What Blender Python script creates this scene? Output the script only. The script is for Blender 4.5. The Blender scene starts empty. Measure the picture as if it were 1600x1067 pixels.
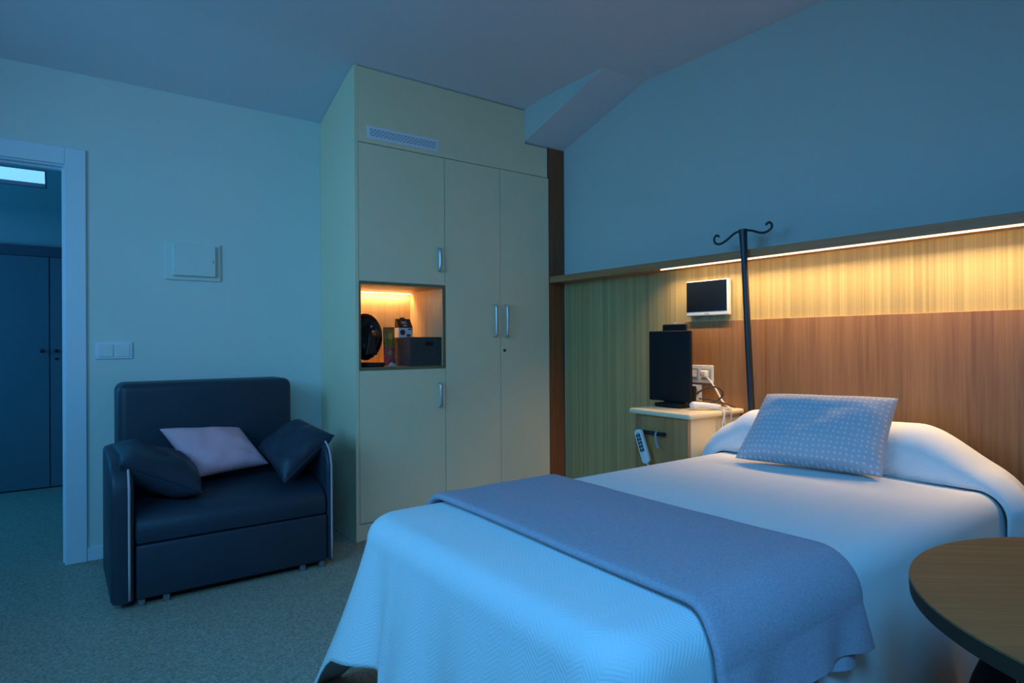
import bpy, bmesh, math, random
from mathutils import Vector, Matrix, noise

C = bpy.context.scene.collection
SC = bpy.context.scene
random.seed(7)
PI = math.pi

# ------------------------------------------------------------------ camera
cam_d = bpy.data.cameras.new('camera')
cam = bpy.data.objects.new('camera', cam_d)
C.objects.link(cam)
cam_d.sensor_width = 36.0
cam_d.lens = 974.17 / 1600 * 36.0
cam_d.clip_start = 0.05
R_, U_, F_ = Vector((0.80769, -0.58958, -0.005676)), Vector((0.003441, -0.004913, 0.999982)), Vector((0.589598, 0.807694, 0.001939))
cam.matrix_world = Matrix(((R_.x, U_.x, -F_.x, 0), (R_.y, U_.y, -F_.y, 0), (R_.z, U_.z, -F_.z, 1.2), (0, 0, 0, 1)))
SC.camera = cam

# ------------------------------------------------------------------ light
SC.view_settings.view_transform = 'Standard'
SC.view_settings.look = 'None'
SC.view_settings.gamma = 1.0
SC.view_settings.exposure = 0.0
SC.view_settings.use_curve_mapping = False
w = bpy.data.worlds.new('dusk_sky')
SC.world = w
w.use_nodes = True
w.node_tree.nodes['Background'].inputs[0].default_value = (0.02, 0.12, 0.35, 1)
w.node_tree.nodes['Background'].inputs[1].default_value = 0.3

DUSK = (0.12, 0.50, 1.0)
WARM = (1.0, 0.68, 0.36)


def area(name, loc, target, sx, sy, power, color, spread=None):
    d = bpy.data.lights.new(name, 'AREA')
    d.shape = 'RECTANGLE'
    d.size, d.size_y = sx, sy
    d.energy = power
    d.color = color
    if spread:
        d.spread = spread
    o = bpy.data.objects.new(name, d)
    C.objects.link(o)
    o.location = loc
    o.rotation_euler = (Vector(target) - Vector(loc)).to_track_quat('-Z', 'Y').to_euler()
    return o


# dusk light coming in through the two room windows, plus an added corridor fill
area('dusk_light_side_window', (-1.52, 2.0, 1.95), (0.6, 2.85, 1.60), 1.9, 1.2, 29, DUSK, math.radians(118))
area('dusk_light_roof_window', (-0.50, -0.65, 3.02), (1.15, 1.1, 0.45), 1.3, 1.0, 45, (0.075, 0.44, 1.0), math.radians(108))
area('corridor_fill_light', (-1.7, 5.6, 1.6), (0, 5.4, 0.9), 0.8, 1.0, 22, (0.02, 0.40, 1.0))
LED_WALL, LED_NICHE = 1.7, 3.0


# ------------------------------------------------------------------ materials
def newmat(name):
    m = bpy.data.materials.new(name)
    m.use_nodes = True
    nt = m.node_tree
    return m, nt, nt.nodes['Principled BSDF']


def N(nt, kind, **kw):
    n = nt.nodes.new(kind)
    for k, v in kw.items():
        setattr(n, k, v)
    return n


def plain(name, col, rough=0.5, metal=0.0, noise_amt=0.0, nscale=40, bump=0.0, coat=0.0, spec=0.5):
    m, nt, b = newmat(name)
    b.inputs['Base Color'].default_value = (*col, 1)
    b.inputs['Roughness'].default_value = rough
    b.inputs['Metallic'].default_value = metal
    b.inputs['Coat Weight'].default_value = coat
    b.inputs['Specular IOR Level'].default_value = spec
    if noise_amt or bump:
        tc = N(nt, 'ShaderNodeTexCoord')
        nz = N(nt, 'ShaderNodeTexNoise')
        nz.inputs['Scale'].default_value = nscale
        nz.inputs['Detail'].default_value = 4
        nt.links.new(tc.outputs['Object'], nz.inputs['Vector'])
        if noise_amt:
            r = N(nt, 'ShaderNodeValToRGB')
            r.color_ramp.elements[0].position = 0.3
            r.color_ramp.elements[1].position = 0.7
            r.color_ramp.elements[0].color = (*[c * (1 - noise_amt) for c in col], 1)
            r.color_ramp.elements[1].color = (*[min(1, c * (1 + noise_amt)) for c in col], 1)
            nt.links.new(nz.outputs['Fac'], r.inputs['Fac'])
            nt.links.new(r.outputs['Color'], b.inputs['Base Color'])
        if bump:
            bp = N(nt, 'ShaderNodeBump')
            bp.inputs['Strength'].default_value = bump
            bp.inputs['Distance'].default_value = 0.002
            nt.links.new(nz.outputs['Fac'], bp.inputs['Height'])
            nt.links.new(bp.outputs['Normal'], b.inputs['Normal'])
    return m


def emis(name, col, strength):
    m, nt, b = newmat(name)
    b.inputs['Base Color'].default_value = (0.8, 0.8, 0.8, 1)
    b.inputs['Emission Color'].default_value = (*col, 1)
    b.inputs['Emission Strength'].default_value = strength
    return m


def wood(name, dark, light, axis='z', rough=0.45, fine=1.0):
    """laminate with grain running along one axis"""
    m, nt, b = newmat(name)
    tc = N(nt, 'ShaderNodeTexCoord')
    outs = []
    for sc, st in ((9 * fine, 0.55), (60 * fine, 1.6), (240 * fine, 5.0)):
        mp = N(nt, 'ShaderNodeMapping')
        s = [sc, sc, sc]
        s['xyz'.index(axis)] = st
        mp.inputs['Scale'].default_value = s
        nz = N(nt, 'ShaderNodeTexNoise')
        nz.inputs['Scale'].default_value = 1.0
        nz.inputs['Detail'].default_value = 5
        nz.inputs['Distortion'].default_value = 0.8
        nt.links.new(tc.outputs['Object'], mp.inputs['Vector'])
        nt.links.new(mp.outputs['Vector'], nz.inputs['Vector'])
        outs.append(nz.outputs['Fac'])
    a = N(nt, 'ShaderNodeMath', operation='MULTIPLY_ADD')
    nt.links.new(outs[1], a.inputs[0]); a.inputs[1].default_value = 0.45
    c = N(nt, 'ShaderNodeMath', operation='MULTIPLY')
    nt.links.new(outs[0], c.inputs[0]); c.inputs[1].default_value = 0.40
    nt.links.new(c.outputs[0], a.inputs[2])
    e = N(nt, 'ShaderNodeMath', operation='MULTIPLY_ADD')
    nt.links.new(outs[2], e.inputs[0]); e.inputs[1].default_value = 0.25
    nt.links.new(a.outputs[0], e.inputs[2])
    r = N(nt, 'ShaderNodeValToRGB')
    r.color_ramp.elements[0].position = 0.40
    r.color_ramp.elements[1].position = 0.68
    r.color_ramp.elements[0].color = (*dark, 1)
    r.color_ramp.elements[1].color = (*light, 1)
    nt.links.new(e.outputs[0], r.inputs['Fac'])
    nt.links.new(r.outputs['Color'], b.inputs['Base Color'])
    b.inputs['Roughness'].default_value = rough
    bp = N(nt, 'ShaderNodeBump')
    bp.inputs['Strength'].default_value = 0.08
    bp.inputs['Distance'].default_value = 0.001
    nt.links.new(outs[2], bp.inputs['Height'])
    nt.links.new(bp.outputs['Normal'], b.inputs['Normal'])
    return m


def striped_covering(name):
    """vertical thread stripes of the wall covering"""
    m, nt, b = newmat(name)
    tc = N(nt, 'ShaderNodeTexCoord')
    fs = []
    for sy, sz in ((42, 0.25), (170, 0.5), (25, 300)):
        mp = N(nt, 'ShaderNodeMapping')
        mp.inputs['Scale'].default_value = (1, sy, sz)
        nz = N(nt, 'ShaderNodeTexNoise')
        nz.inputs['Scale'].default_value = 1
        nz.inputs['Detail'].default_value = 2
        nt.links.new(tc.outputs['Object'], mp.inputs['Vector'])
        nt.links.new(mp.outputs['Vector'], nz.inputs['Vector'])
        fs.append(nz.outputs['Fac'])
    a = N(nt, 'ShaderNodeMath', operation='MULTIPLY_ADD')
    nt.links.new(fs[0], a.inputs[0]); a.inputs[1].default_value = 0.5
    c = N(nt, 'ShaderNodeMath', operation='MULTIPLY')
    nt.links.new(fs[1], c.inputs[0]); c.inputs[1].default_value = 0.4
    nt.links.new(c.outputs[0], a.inputs[2])
    e = N(nt, 'ShaderNodeMath', operation='MULTIPLY_ADD')
    nt.links.new(fs[2], e.inputs[0]); e.inputs[1].default_value = 0.1
    nt.links.new(a.outputs[0], e.inputs[2])
    r = N(nt, 'ShaderNodeValToRGB')
    r.color_ramp.elements[0].position = 0.38
    r.color_ramp.elements[1].position = 0.62
    r.color_ramp.elements[0].color = (0.29, 0.215, 0.082, 1)
    r.color_ramp.elements[1].color = (0.46, 0.355, 0.15, 1)
    nt.links.new(e.outputs[0], r.inputs['Fac'])
    nt.links.new(r.outputs['Color'], b.inputs['Base Color'])
    b.inputs['Roughness'].default_value = 0.6
    return m


def floor_mat():
    m, nt, b = newmat('speckled_vinyl')
    tc = N(nt, 'ShaderNodeTexCoord')
    v = N(nt, 'ShaderNodeTexVoronoi'); v.inputs['Scale'].default_value = 160
    n2 = N(nt, 'ShaderNodeTexNoise'); n2.inputs['Scale'].default_value = 70; n2.inputs['Detail'].default_value = 5
    nt.links.new(tc.outputs['Object'], v.inputs['Vector'])
    nt.links.new(tc.outputs['Object'], n2.inputs['Vector'])
    sep = N(nt, 'ShaderNodeSeparateColor')
    nt.links.new(v.outputs['Color'], sep.inputs[0])
    a = N(nt, 'ShaderNodeMath', operation='MULTIPLY_ADD'); a.inputs[1].default_value = 0.45
    nt.links.new(sep.outputs[0], a.inputs[0])
    c = N(nt, 'ShaderNodeMath', operation='MULTIPLY'); c.inputs[1].default_value = 0.55
    nt.links.new(n2.outputs['Fac'], c.inputs[0]); nt.links.new(c.outputs[0], a.inputs[2])
    r = N(nt, 'ShaderNodeValToRGB')
    r.color_ramp.elements[0].position = 0.25; r.color_ramp.elements[0].color = (0.22, 0.195, 0.14, 1)
    r.color_ramp.elements[1].position = 0.75; r.color_ramp.elements[1].color = (0.45, 0.40, 0.31, 1)
    nt.links.new(a.outputs[0], r.inputs['Fac']); nt.links.new(r.outputs['Color'], b.inputs['Base Color'])
    b.inputs['Roughness'].default_value = 0.5
    b.inputs['Specular IOR Level'].default_value = 0.3
    return m


def chevron_mat(name, col, spacing=0.0115, period=0.085, amp=0.034, strength=0.22):
    """woven zigzag ribs, laid out on the flat cloth (UV in metres)"""
    m, nt, b = newmat(name)
    uv = N(nt, 'ShaderNodeUVMap')
    s = N(nt, 'ShaderNodeSeparateXYZ')
    nt.links.new(uv.outputs['UV'], s.inputs[0])
    pp = N(nt, 'ShaderNodeMath', operation='PINGPONG'); pp.inputs[1].default_value = period / 2
    nt.links.new(s.outputs['Y'], pp.inputs[0])
    k = N(nt, 'ShaderNodeMath', operation='MULTIPLY_ADD'); k.inputs[1].default_value = amp / (period / 2)
    nt.links.new(pp.outputs[0], k.inputs[0]); nt.links.new(s.outputs['X'], k.inputs[2])
    f = N(nt, 'ShaderNodeMath', operation='MULTIPLY'); f.inputs[1].default_value = 2 * PI / spacing
    nt.links.new(k.outputs[0], f.inputs[0])
    sn = N(nt, 'ShaderNodeMath', operation='SINE')
    nt.links.new(f.outputs[0], sn.inputs[0])
    bp = N(nt, 'ShaderNodeBump'); bp.inputs['Strength'].default_value = strength; bp.inputs['Distance'].default_value = 0.0012
    nt.links.new(sn.outputs[0], bp.inputs['Height']); nt.links.new(bp.outputs['Normal'], b.inputs['Normal'])
    b.inputs['Base Color'].default_value = (*col, 1)
    b.inputs['Roughness'].default_value = 0.85
    b.inputs['Specular IOR Level'].default_value = 0.2
    return m


def dotted_mat(name, base, dot):
    """small pale flower dots on the printed cushion (UV in metres)"""
    m, nt, b = newmat(name)
    uv = N(nt, 'ShaderNodeUVMap')
    v = N(nt, 'ShaderNodeTexVoronoi', voronoi_dimensions='2D'); v.inputs['Scale'].default_value = 46
    v.inputs['Randomness'].default_value = 0.25
    nt.links.new(uv.outputs['UV'], v.inputs['Vector'])
    r = N(nt, 'ShaderNodeValToRGB')
    e = r.color_ramp.elements
    e[0].position = 0.14; e[0].color = (*dot, 1)
    e[1].position = 0.22; e[1].color = (*base, 1)
    x = e.new(0.30); x.color = (*base, 1)
    x = e.new(0.335); x.color = (*[0.72 * p + 0.28 * q for p, q in zip(base, dot)], 1)
    x = e.new(0.37); x.color = (*base, 1)
    nt.links.new(v.outputs['Distance'], r.inputs['Fac'])
    nt.links.new(r.outputs['Color'], b.inputs['Base Color'])
    b.inputs['Roughness'].default_value = 0.8
    b.inputs['Specular IOR Level'].default_value = 0.2
    return m


def wicker_mat(name):
    m, nt, b = newmat(name)
    tc = N(nt, 'ShaderNodeTexCoord')
    wv = N(nt, 'ShaderNodeTexWave', wave_type='BANDS', bands_direction='Z')
    wv.inputs['Scale'].default_value = 26; wv.inputs['Distortion'].default_value = 6.0
    wv.inputs['Detail'].default_value = 2; wv.inputs['Detail Scale'].default_value = 12
    nt.links.new(tc.outputs['Object'], wv.inputs['Vector'])
    r = N(nt, 'ShaderNodeValToRGB')
    r.color_ramp.elements[0].color = (0.012, 0.010, 0.012, 1)
    r.color_ramp.elements[1].color = (0.12, 0.085, 0.07, 1)
    nt.links.new(wv.outputs['Fac'], r.inputs['Fac']); nt.links.new(r.outputs['Color'], b.inputs['Base Color'])
    bp = N(nt, 'ShaderNodeBump'); bp.inputs['Strength'].default_value = 0.8; bp.inputs['Distance'].default_value = 0.004
    nt.links.new(wv.outputs['Fac'], bp.inputs['Height']); nt.links.new(bp.outputs['Normal'], b.inputs['Normal'])
    b.inputs['Roughness'].default_value = 0.6
    return m


def grille_mat(name, axis_a, axis_b):
    """perforated plate: rows of short dark slots in white metal"""
    m, nt, b = newmat(name)
    tc = N(nt, 'ShaderNodeTexCoord')
    s = N(nt, 'ShaderNodeSeparateXYZ'); nt.links.new(tc.outputs['Object'], s.inputs[0])
    cb = N(nt, 'ShaderNodeCombineXYZ')
    nt.links.new(s.outputs[axis_a], cb.inputs[0]); nt.links.new(s.outputs[axis_b], cb.inputs[1])
    br = N(nt, 'ShaderNodeTexBrick')
    br.inputs['Scale'].default_value = 1
    br.inputs['Brick Width'].default_value = 0.026
    br.inputs['Row Height'].default_value = 0.0115
    br.inputs['Mortar Size'].default_value = 0.0042
    br.inputs['Color1'].default_value = br.inputs['Color2'].default_value = (0.03, 0.04, 0.05, 1)
    br.inputs['Mortar'].default_value = (0.72, 0.74, 0.80, 1)
    nt.links.new(cb.outputs[0], br.inputs['Vector']); nt.links.new(br.outputs['Color'], b.inputs['Base Color'])
    b.inputs['Roughness'].default_value = 0.5
    return m


M = dict(
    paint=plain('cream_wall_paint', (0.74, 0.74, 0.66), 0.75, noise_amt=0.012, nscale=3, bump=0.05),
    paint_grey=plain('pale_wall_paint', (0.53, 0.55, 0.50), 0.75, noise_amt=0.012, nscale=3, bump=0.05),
    ceil=plain('ceiling_paint', (0.68, 0.67, 0.70), 0.85, noise_amt=0.01, nscale=2),
    corr=plain('corridor_paint', (0.45, 0.48, 0.48), 0.8),
    white_trim=plain('white_lacquer', (0.78, 0.80, 0.84), 0.45),
    floor=floor_mat(),
    cream=plain('cream_laminate', (0.84, 0.69, 0.45), 0.42, noise_amt=0.015, nscale=3),
    gap=plain('dark_gap', (0.05, 0.05, 0.045), 0.8),
    oak=wood('oak_laminate', (0.20, 0.085, 0.029), (0.35, 0.165, 0.060), 'z'),
    oak_cab=wood('cabinet_oak', (0.37, 0.14, 0.045), (0.57, 0.26, 0.09), 'z'),
    oak_dark=wood('dark_oak_laminate', (0.17, 0.043, 0.012), (0.32, 0.095, 0.028), 'z'),
    oak_y=wood('oak_shelf_laminate', (0.33, 0.125, 0.045), (0.50, 0.215, 0.085), 'y'),
    oak_x=wood('oak_table_laminate', (0.14, 0.053, 0.018), (0.29, 0.114, 0.040), 'x', rough=0.42),
    niche_edge=plain('niche_edge_band', (0.22, 0.145, 0.065), 0.5, noise_amt=0.1, nscale=20),
    oak_edge=plain('dark_olive_edge_band', (0.045, 0.019, 0.004), 0.7, noise_amt=0.1, nscale=20),
    niche=wood('niche_oak', (0.46, 0.29, 0.14), (0.64, 0.42, 0.22), 'z'),
    cover=striped_covering('striped_wall_covering'),
    steel=plain('brushed_aluminium', (0.62, 0.63, 0.66), 0.35, 0.85),
    blk=plain('black_plastic', (0.012, 0.012, 0.014), 0.4),
    blk_gloss=plain('black_gloss', (0.008, 0.008, 0.01), 0.12),
    blk_matt=plain('black_matt', (0.012, 0.012, 0.013), 0.7, spec=0.2),
    pole=plain('black_painted_steel', (0.018, 0.019, 0.024), 0.35),
    white_pl=plain('white_plastic', (0.78, 0.77, 0.74), 0.4),
    grey_pl=plain('grey_plastic', (0.36, 0.36, 0.36), 0.5),
    leather=plain('charcoal_leatherette', (0.024, 0.034, 0.050), 0.5, noise_amt=0.05, nscale=6, bump=0.15, spec=0.4),
    piping=plain('pinkish_piping', (0.60, 0.42, 0.42), 0.6),
    lilac=plain('lilac_linen', (0.82, 0.39, 0.43), 0.85, noise_amt=0.06, nscale=220, bump=0.25, spec=0.15),
    spread=chevron_mat('white_chevron_weave', (0.80, 0.80, 0.80)),
    throw=plain('blue_grey_fleece', (0.46, 0.375, 0.43), 0.95, noise_amt=0.16, nscale=260, bump=0.5, spec=0.1),
    dots=dotted_mat('dotted_cotton', (0.46, 0.47, 0.53), (0.70, 0.70, 0.71)),
    wicker=wicker_mat('dark_wicker'),
    led_wall=emis('warm_led_wall', WARM, LED_WALL),
    led_niche=emis('warm_led_niche', WARM, LED_NICHE),
    sky=emis('skylight_glow', (0.19, 0.50, 1.0), 1.25),
    door_grey=plain('grey_cupboard_lacquer', (0.16, 0.18, 0.21), 0.5),
    door_dark=plain('dark_cupboard_frame', (0.10, 0.10, 0.13), 0.5),
    pink=plain('magenta_print', (0.90, 0.11, 0.12), 0.4, noise_amt=0.35, nscale=40),
    goldp=plain('olive_gold_print', (0.50, 0.22, 0.02), 0.35, noise_amt=0.5, nscale=25),
    paper=plain('white_card', (0.75, 0.73, 0.72), 0.6),
    card_dark=plain('dark_brown_card', (0.045, 0.032, 0.022), 0.5),
    purple=plain('dark_purple_ink', (0.05, 0.03, 0.06), 0.5),
    brown=plain('brown_ink', (0.16, 0.05, 0.03), 0.5),
    gold=plain('gold_ink', (0.60, 0.38, 0.08), 0.35),
    screen=plain('dark_glass_screen', (0.004, 0.007, 0.012), 0.12, spec=0.2),
    baggy=plain('black_bag_cloth', (0.010, 0.010, 0.014), 0.8, bump=0.4, nscale=30, spec=0.2),
    stitch=plain('pale_stitching', (0.30, 0.33, 0.40), 0.7),
    grille_v=grille_mat('perforated_grille', 0, 2),
    rubber=plain('grey_rubber', (0.16, 0.16, 0.17), 0.7),
    tick=plain('mattress_ticking', (0.30, 0.33, 0.40), 0.8),
)

# ------------------------------------------------------------------ mesh helpers
OFF = {}


def box(bm, a, b, bev=0.0, seg=2):
    x0, y0, z0 = [min(p, q) for p, q in zip(a, b)]
    x1, y1, z1 = [max(p, q) for p, q in zip(a, b)]
    vs = [bm.verts.new(p) for p in ((x0, y0, z0), (x1, y0, z0), (x1, y1, z0), (x0, y1, z0), (x0, y0, z1), (x1, y0, z1), (x1, y1, z1), (x0, y1, z1))]
    fs = [bm.faces.new([vs[i] for i in f]) for f in ((0, 3, 2, 1), (4, 5, 6, 7), (0, 1, 5, 4), (1, 2, 6, 5), (2, 3, 7, 6), (3, 0, 4, 7))]
    if bev:
        es = {e for f in fs for e in f.edges}
        bmesh.ops.bevel(bm, geom=list(es), offset=bev, segments=seg, profile=0.5, affect='EDGES')
    return bm


def prism(bm, pts, axis, lo, hi, bev=0.0, seg=2):
    """polygon in the plane across `axis`, extruded lo..hi"""
    def P(p, t):
        q = list(p)
        q.insert(axis, t)
        return q
    a = [bm.verts.new(P(p, lo)) for p in pts]
    b = [bm.verts.new(P(p, hi)) for p in pts]
    n = len(pts)
    fs = [bm.faces.new(a), bm.faces.new(b[::-1])]
    for i in range(n):
        fs.append(bm.faces.new((a[i], b[i], b[(i + 1) % n], a[(i + 1) % n])))
    bmesh.ops.recalc_face_normals(bm, faces=fs)
    if bev:
        es = {e for f in fs[:2] for e in f.edges}
        bmesh.ops.bevel(bm, geom=list(es), offset=bev, segments=seg, profile=0.5, affect='EDGES')
    return bm


def smooth_path(pts, n=6):
    """Catmull-Rom through pts"""
    P = [Vector(p) for p in pts]
    P = [P[0] * 2 - P[1]] + P + [P[-1] * 2 - P[-2]]
    out = []
    for i in range(1, len(P) - 2):
        for k in range(n):
            t = k / n
            a, b, c, d = P[i - 1], P[i], P[i + 1], P[i + 2]
            out.append(0.5 * ((2 * b) + (c - a) * t + (2 * a - 5 * b + 4 * c - d) * t * t + (3 * b - a - 3 * c + d) * t ** 3))
    out.append(P[-2])
    return out


def tube(bm, pts, r, seg=10, closed=False, flat=None):
    """round tube along pts; r a number or one per point; flat=(sx, sy) squashes the section"""
    P = [Vector(p) for p in pts]
    n = len(P)
    rs = r if isinstance(r, (list, tuple)) else [r] * n
    up = None
    rings = []
    for i in range(n):
        if closed:
            t = (P[(i + 1) % n] - P[i - 1]).normalized()
        else:
            t = (P[min(i + 1, n - 1)] - P[max(i - 1, 0)]).normalized()
        if up is None:
            up = Vector((0, 0, 1)) if abs(t.z) < 0.9 else Vector((1, 0, 0))
        s = t.cross(up)
        s = s.normalized() if s.length > 1e-6 else t.orthogonal().normalized()
        up = s.cross(t).normalized()
        fx, fy = flat or (1, 1)
        rings.append([bm.verts.new(P[i] + (s * math.cos(2 * PI * k / seg) * fx + up * math.sin(2 * PI * k / seg) * fy) * rs[i]) for k in range(seg)])
    for i in range(n if closed else n - 1):
        A, B = rings[i], rings[(i + 1) % n]
        for k in range(seg):
            bm.faces.new((A[k], A[(k + 1) % seg], B[(k + 1) % seg], B[k]))
    if not closed:
        bm.faces.new(rings[0][::-1])
        bm.faces.new(rings[-1])
    return bm


def lathe(bm, prof, c, axis=2, seg=32, sx=1.0, sy=1.0):
    """prof: (radius, height) pairs; spins round `axis` through c"""
    rings = []
    for r, h in prof:
        ring = []
        for k in range(seg):
            a = 2 * PI * k / seg
            p = [r * math.cos(a) * sx, r * math.sin(a) * sy]
            p.insert(axis, h)
            ring.append(bm.verts.new(Vector(p) + Vector(c)))
        rings.append(ring)
    for A, B in zip(rings, rings[1:]):
        for k in range(seg):
            bm.faces.new((A[k], A[(k + 1) % seg], B[(k + 1) % seg], B[k]))
    bm.faces.new(rings[0][::-1])
    bm.faces.new(rings[-1])
    bmesh.ops.recalc_face_normals(bm, faces=bm.faces[:])
    return bm


def grid(bm, rows, uvs=None, close_u=False):
    """rows of points -> quads, with UV per point"""
    V = [[bm.verts.new(p) for p in row] for row in rows]
    L = bm.loops.layers.uv.verify() if uvs else None
    nr, nc = len(V), len(V[0])
    for i in range(nr - 1):
        for j in range(nc - 1):
            idx = ((i, j), (i, j + 1), (i + 1, j + 1), (i + 1, j))
            try:
                f = bm.faces.new([V[a][b] for a, b in idx])
            except ValueError:
                continue
            if L:
                for lp, (a, b) in zip(f.loops, idx):
                    lp[L].uv = uvs[a][b]
    return V


def obj(name, bm, mat, parent=None, label=None, cat=None, group=None, kind=None, smooth=False, loc=None):
    """links one mesh object; its origin is its own base, or its thing's base when it is a part"""
    if parent is not None:
        off = OFF[parent.name]
    elif loc is not None:
        off = Vector(loc)
    else:
        xs = [v.co for v in bm.verts]
        off = Vector(((min(p.x for p in xs) + max(p.x for p in xs)) / 2, (min(p.y for p in xs) + max(p.y for p in xs)) / 2, min(p.z for p in xs)))
    for v in bm.verts:
        v.co -= off
    bmesh.ops.remove_doubles(bm, verts=bm.verts[:], dist=1e-6)
    bmesh.ops.recalc_face_normals(bm, faces=bm.faces[:])
    me = bpy.data.meshes.new(name)
    bm.to_mesh(me)
    bm.free()
    if smooth is True:
        me.polygons.foreach_set('use_smooth', [True] * len(me.polygons))
    elif smooth:
        me.polygons.foreach_set('use_smooth', [True] * len(me.polygons))
        me.set_sharp_from_angle(angle=math.radians(smooth))
    for m in (mat if isinstance(mat, (list, tuple)) else [mat]):
        me.materials.append(M[m])
    o = bpy.data.objects.new(name, me)
    C.objects.link(o)
    OFF[o.name] = off
    if parent is not None:
        o.parent = parent
    else:
        o.location = off
    if label: o['label'] = label
    if cat: o['category'] = cat
    if group: o['group'] = group
    if kind: o['kind'] = kind
    return o


def thing(name, label, cat, loc, group=None):
    o = bpy.data.objects.new(name, None)
    o.empty_display_size = 0.1
    C.objects.link(o)
    o.location = loc
    OFF[o.name] = Vector(loc)
    o['label'] = label
    o['category'] = cat
    if group: o['group'] = group
    return o


def struct(name, bm, mat, label=None, smooth=False):
    return obj(name, bm, mat, kind='structure', label=label, loc=(0, 0, 0), smooth=smooth)


def B():
    return bmesh.new()


def boxed(a, b, bev=0.0, seg=2):
    return box(B(), a, b, bev, seg)


def cushion_bm(P00, P10, P11, P01, t, n=26, power=0.5, pinch=0.05, wr=0.006, seed=0, uv_size=None, crease=None):
    """soft pillow through four corner points; seam round the rim"""
    P00, P10, P11, P01 = map(Vector, (P00, P10, P11, P01))
    nrm = (P10 - P00).cross(P01 - P00).normalized()
    W, H = (P10 - P00).length, (P01 - P00).length
    bm = B()
    cen = (P00 + P10 + P11 + P01) / 4
    for side in (1, -1):
        rows, uvs = [], []
        for i in range(n + 1):
            row, ur = [], []
            for j in range(n + 1):
                # denser near the rim
                u = 0.5 - 0.5 * math.cos(PI * j / n)
                v = 0.5 - 0.5 * math.cos(PI * i / n)
                a, c = 2 * u - 1, 2 * v - 1
                p = P00.lerp(P10, u).lerp(P01.lerp(P11, u), v)
                # sides pull in between the corners
                k = pinch * ((1 - a * a) * c * c + (1 - c * c) * a * a)
                p = p + (cen - p) * k
                h = t * max(0.0, (1 - a ** 4) * (1 - c ** 4)) ** power
                wv = noise.noise(Vector((u * 4 + seed, v * 4, side * 3.0))) * wr * 3 + noise.noise(Vector((u * 11 + seed, v * 9, side * 5.0))) * wr
                edge = (1 - a ** 4) * (1 - c ** 4)
                h += wv * edge
                if crease:
                    h -= crease * math.exp(-(a / 0.35) ** 2) * edge * max(0, c) * (1 if side == 1 else 0.4)
                row.append(p + nrm * h * side)
                ur.append((u * W, v * H))
            rows.append(row)
            uvs.append(ur)
        grid(bm, rows, uvs)
    rim = []
    for i in range(n):
        rim.append((0.5 - 0.5 * math.cos(PI * i / n), 0))
    for i in range(n):
        rim.append((1, 0.5 - 0.5 * math.cos(PI * i / n)))
    for i in range(n):
        rim.append((0.5 + 0.5 * math.cos(PI * i / n), 1))
    for i in range(n):
        rim.append((0, 0.5 + 0.5 * math.cos(PI * i / n)))
    pts = []
    for u, v in rim:
        a, c = 2 * u - 1, 2 * v - 1
        p = P00.lerp(P10, u).lerp(P01.lerp(P11, u), v)
        k = pinch * ((1 - a * a) * c * c + (1 - c * c) * a * a)
        pts.append(p + (cen - p) * k)
    return bm, pts


# ------------------------------------------------------------------ the setting
XW, XE, YB, YS, YN = 3.126, -1.40, 4.20, -1.60, 6.56   # headboard wall, window wall, door wall, rear wall, corridor end
ZC, SL = 2.91, 0.338                                   # flat ceiling, roof slope

bm = B(); box(bm, (-2.2, -1.75, -0.12), (3.4, 7.0, 0.0)); struct('floor', bm, 'floor')
# ceiling: flat over the room, sloping down towards the door wall
def zceil(y):
    d, r = y - 3.59, 0.20
    return ZC if d < -r else ZC - SL * d if d > r else ZC - SL * (d + r) ** 2 / (4 * r)
pts = [(-0.15, ZC)] + [(3.39 + 0.4 * k / 16, zceil(3.39 + 0.4 * k / 16)) for k in range(17)] + [(4.32, zceil(4.32)), (4.32, 3.15), (-0.15, 3.15)]
bm = B(); prism(bm, pts, 0, -1.52, 3.4)
box(bm, (-1.52, -1.72, ZC), (3.4, -1.15, 3.15)); box(bm, (-1.52, -1.15, ZC), (-1.15, -0.15, 3.15)); box(bm, (0.15, -1.15, ZC), (3.4, -0.15, 3.15))
struct('ceiling', bm, 'ceil', smooth=30)
# sloping boxed-in roof beam in the corner above the wardrobe
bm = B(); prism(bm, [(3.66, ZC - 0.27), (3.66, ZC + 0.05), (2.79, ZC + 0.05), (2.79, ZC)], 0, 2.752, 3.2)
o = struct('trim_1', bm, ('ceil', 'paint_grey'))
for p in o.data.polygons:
    if abs(p.normal.x) > 0.9: p.material_index = 1  # side face in wall colour, darker to paint in its shade
# door wall with its opening
DX0, DX1, DZ = -0.86, 0.040, 2.188
bm = B()
box(bm, (-1.52, YB, 0), (DX0, YB + 0.12, 3.05)); box(bm, (DX1, YB, 0), (3.4, YB + 0.12, 3.05)); box(bm, (DX0, YB, DZ), (DX1, YB + 0.12, 3.05))
struct('wall_left', bm, 'paint')
# headboard wall
struct('wall_right', boxed((XW, -1.72, 0), (3.30, YB, 3.05)), 'paint_grey')
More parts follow.
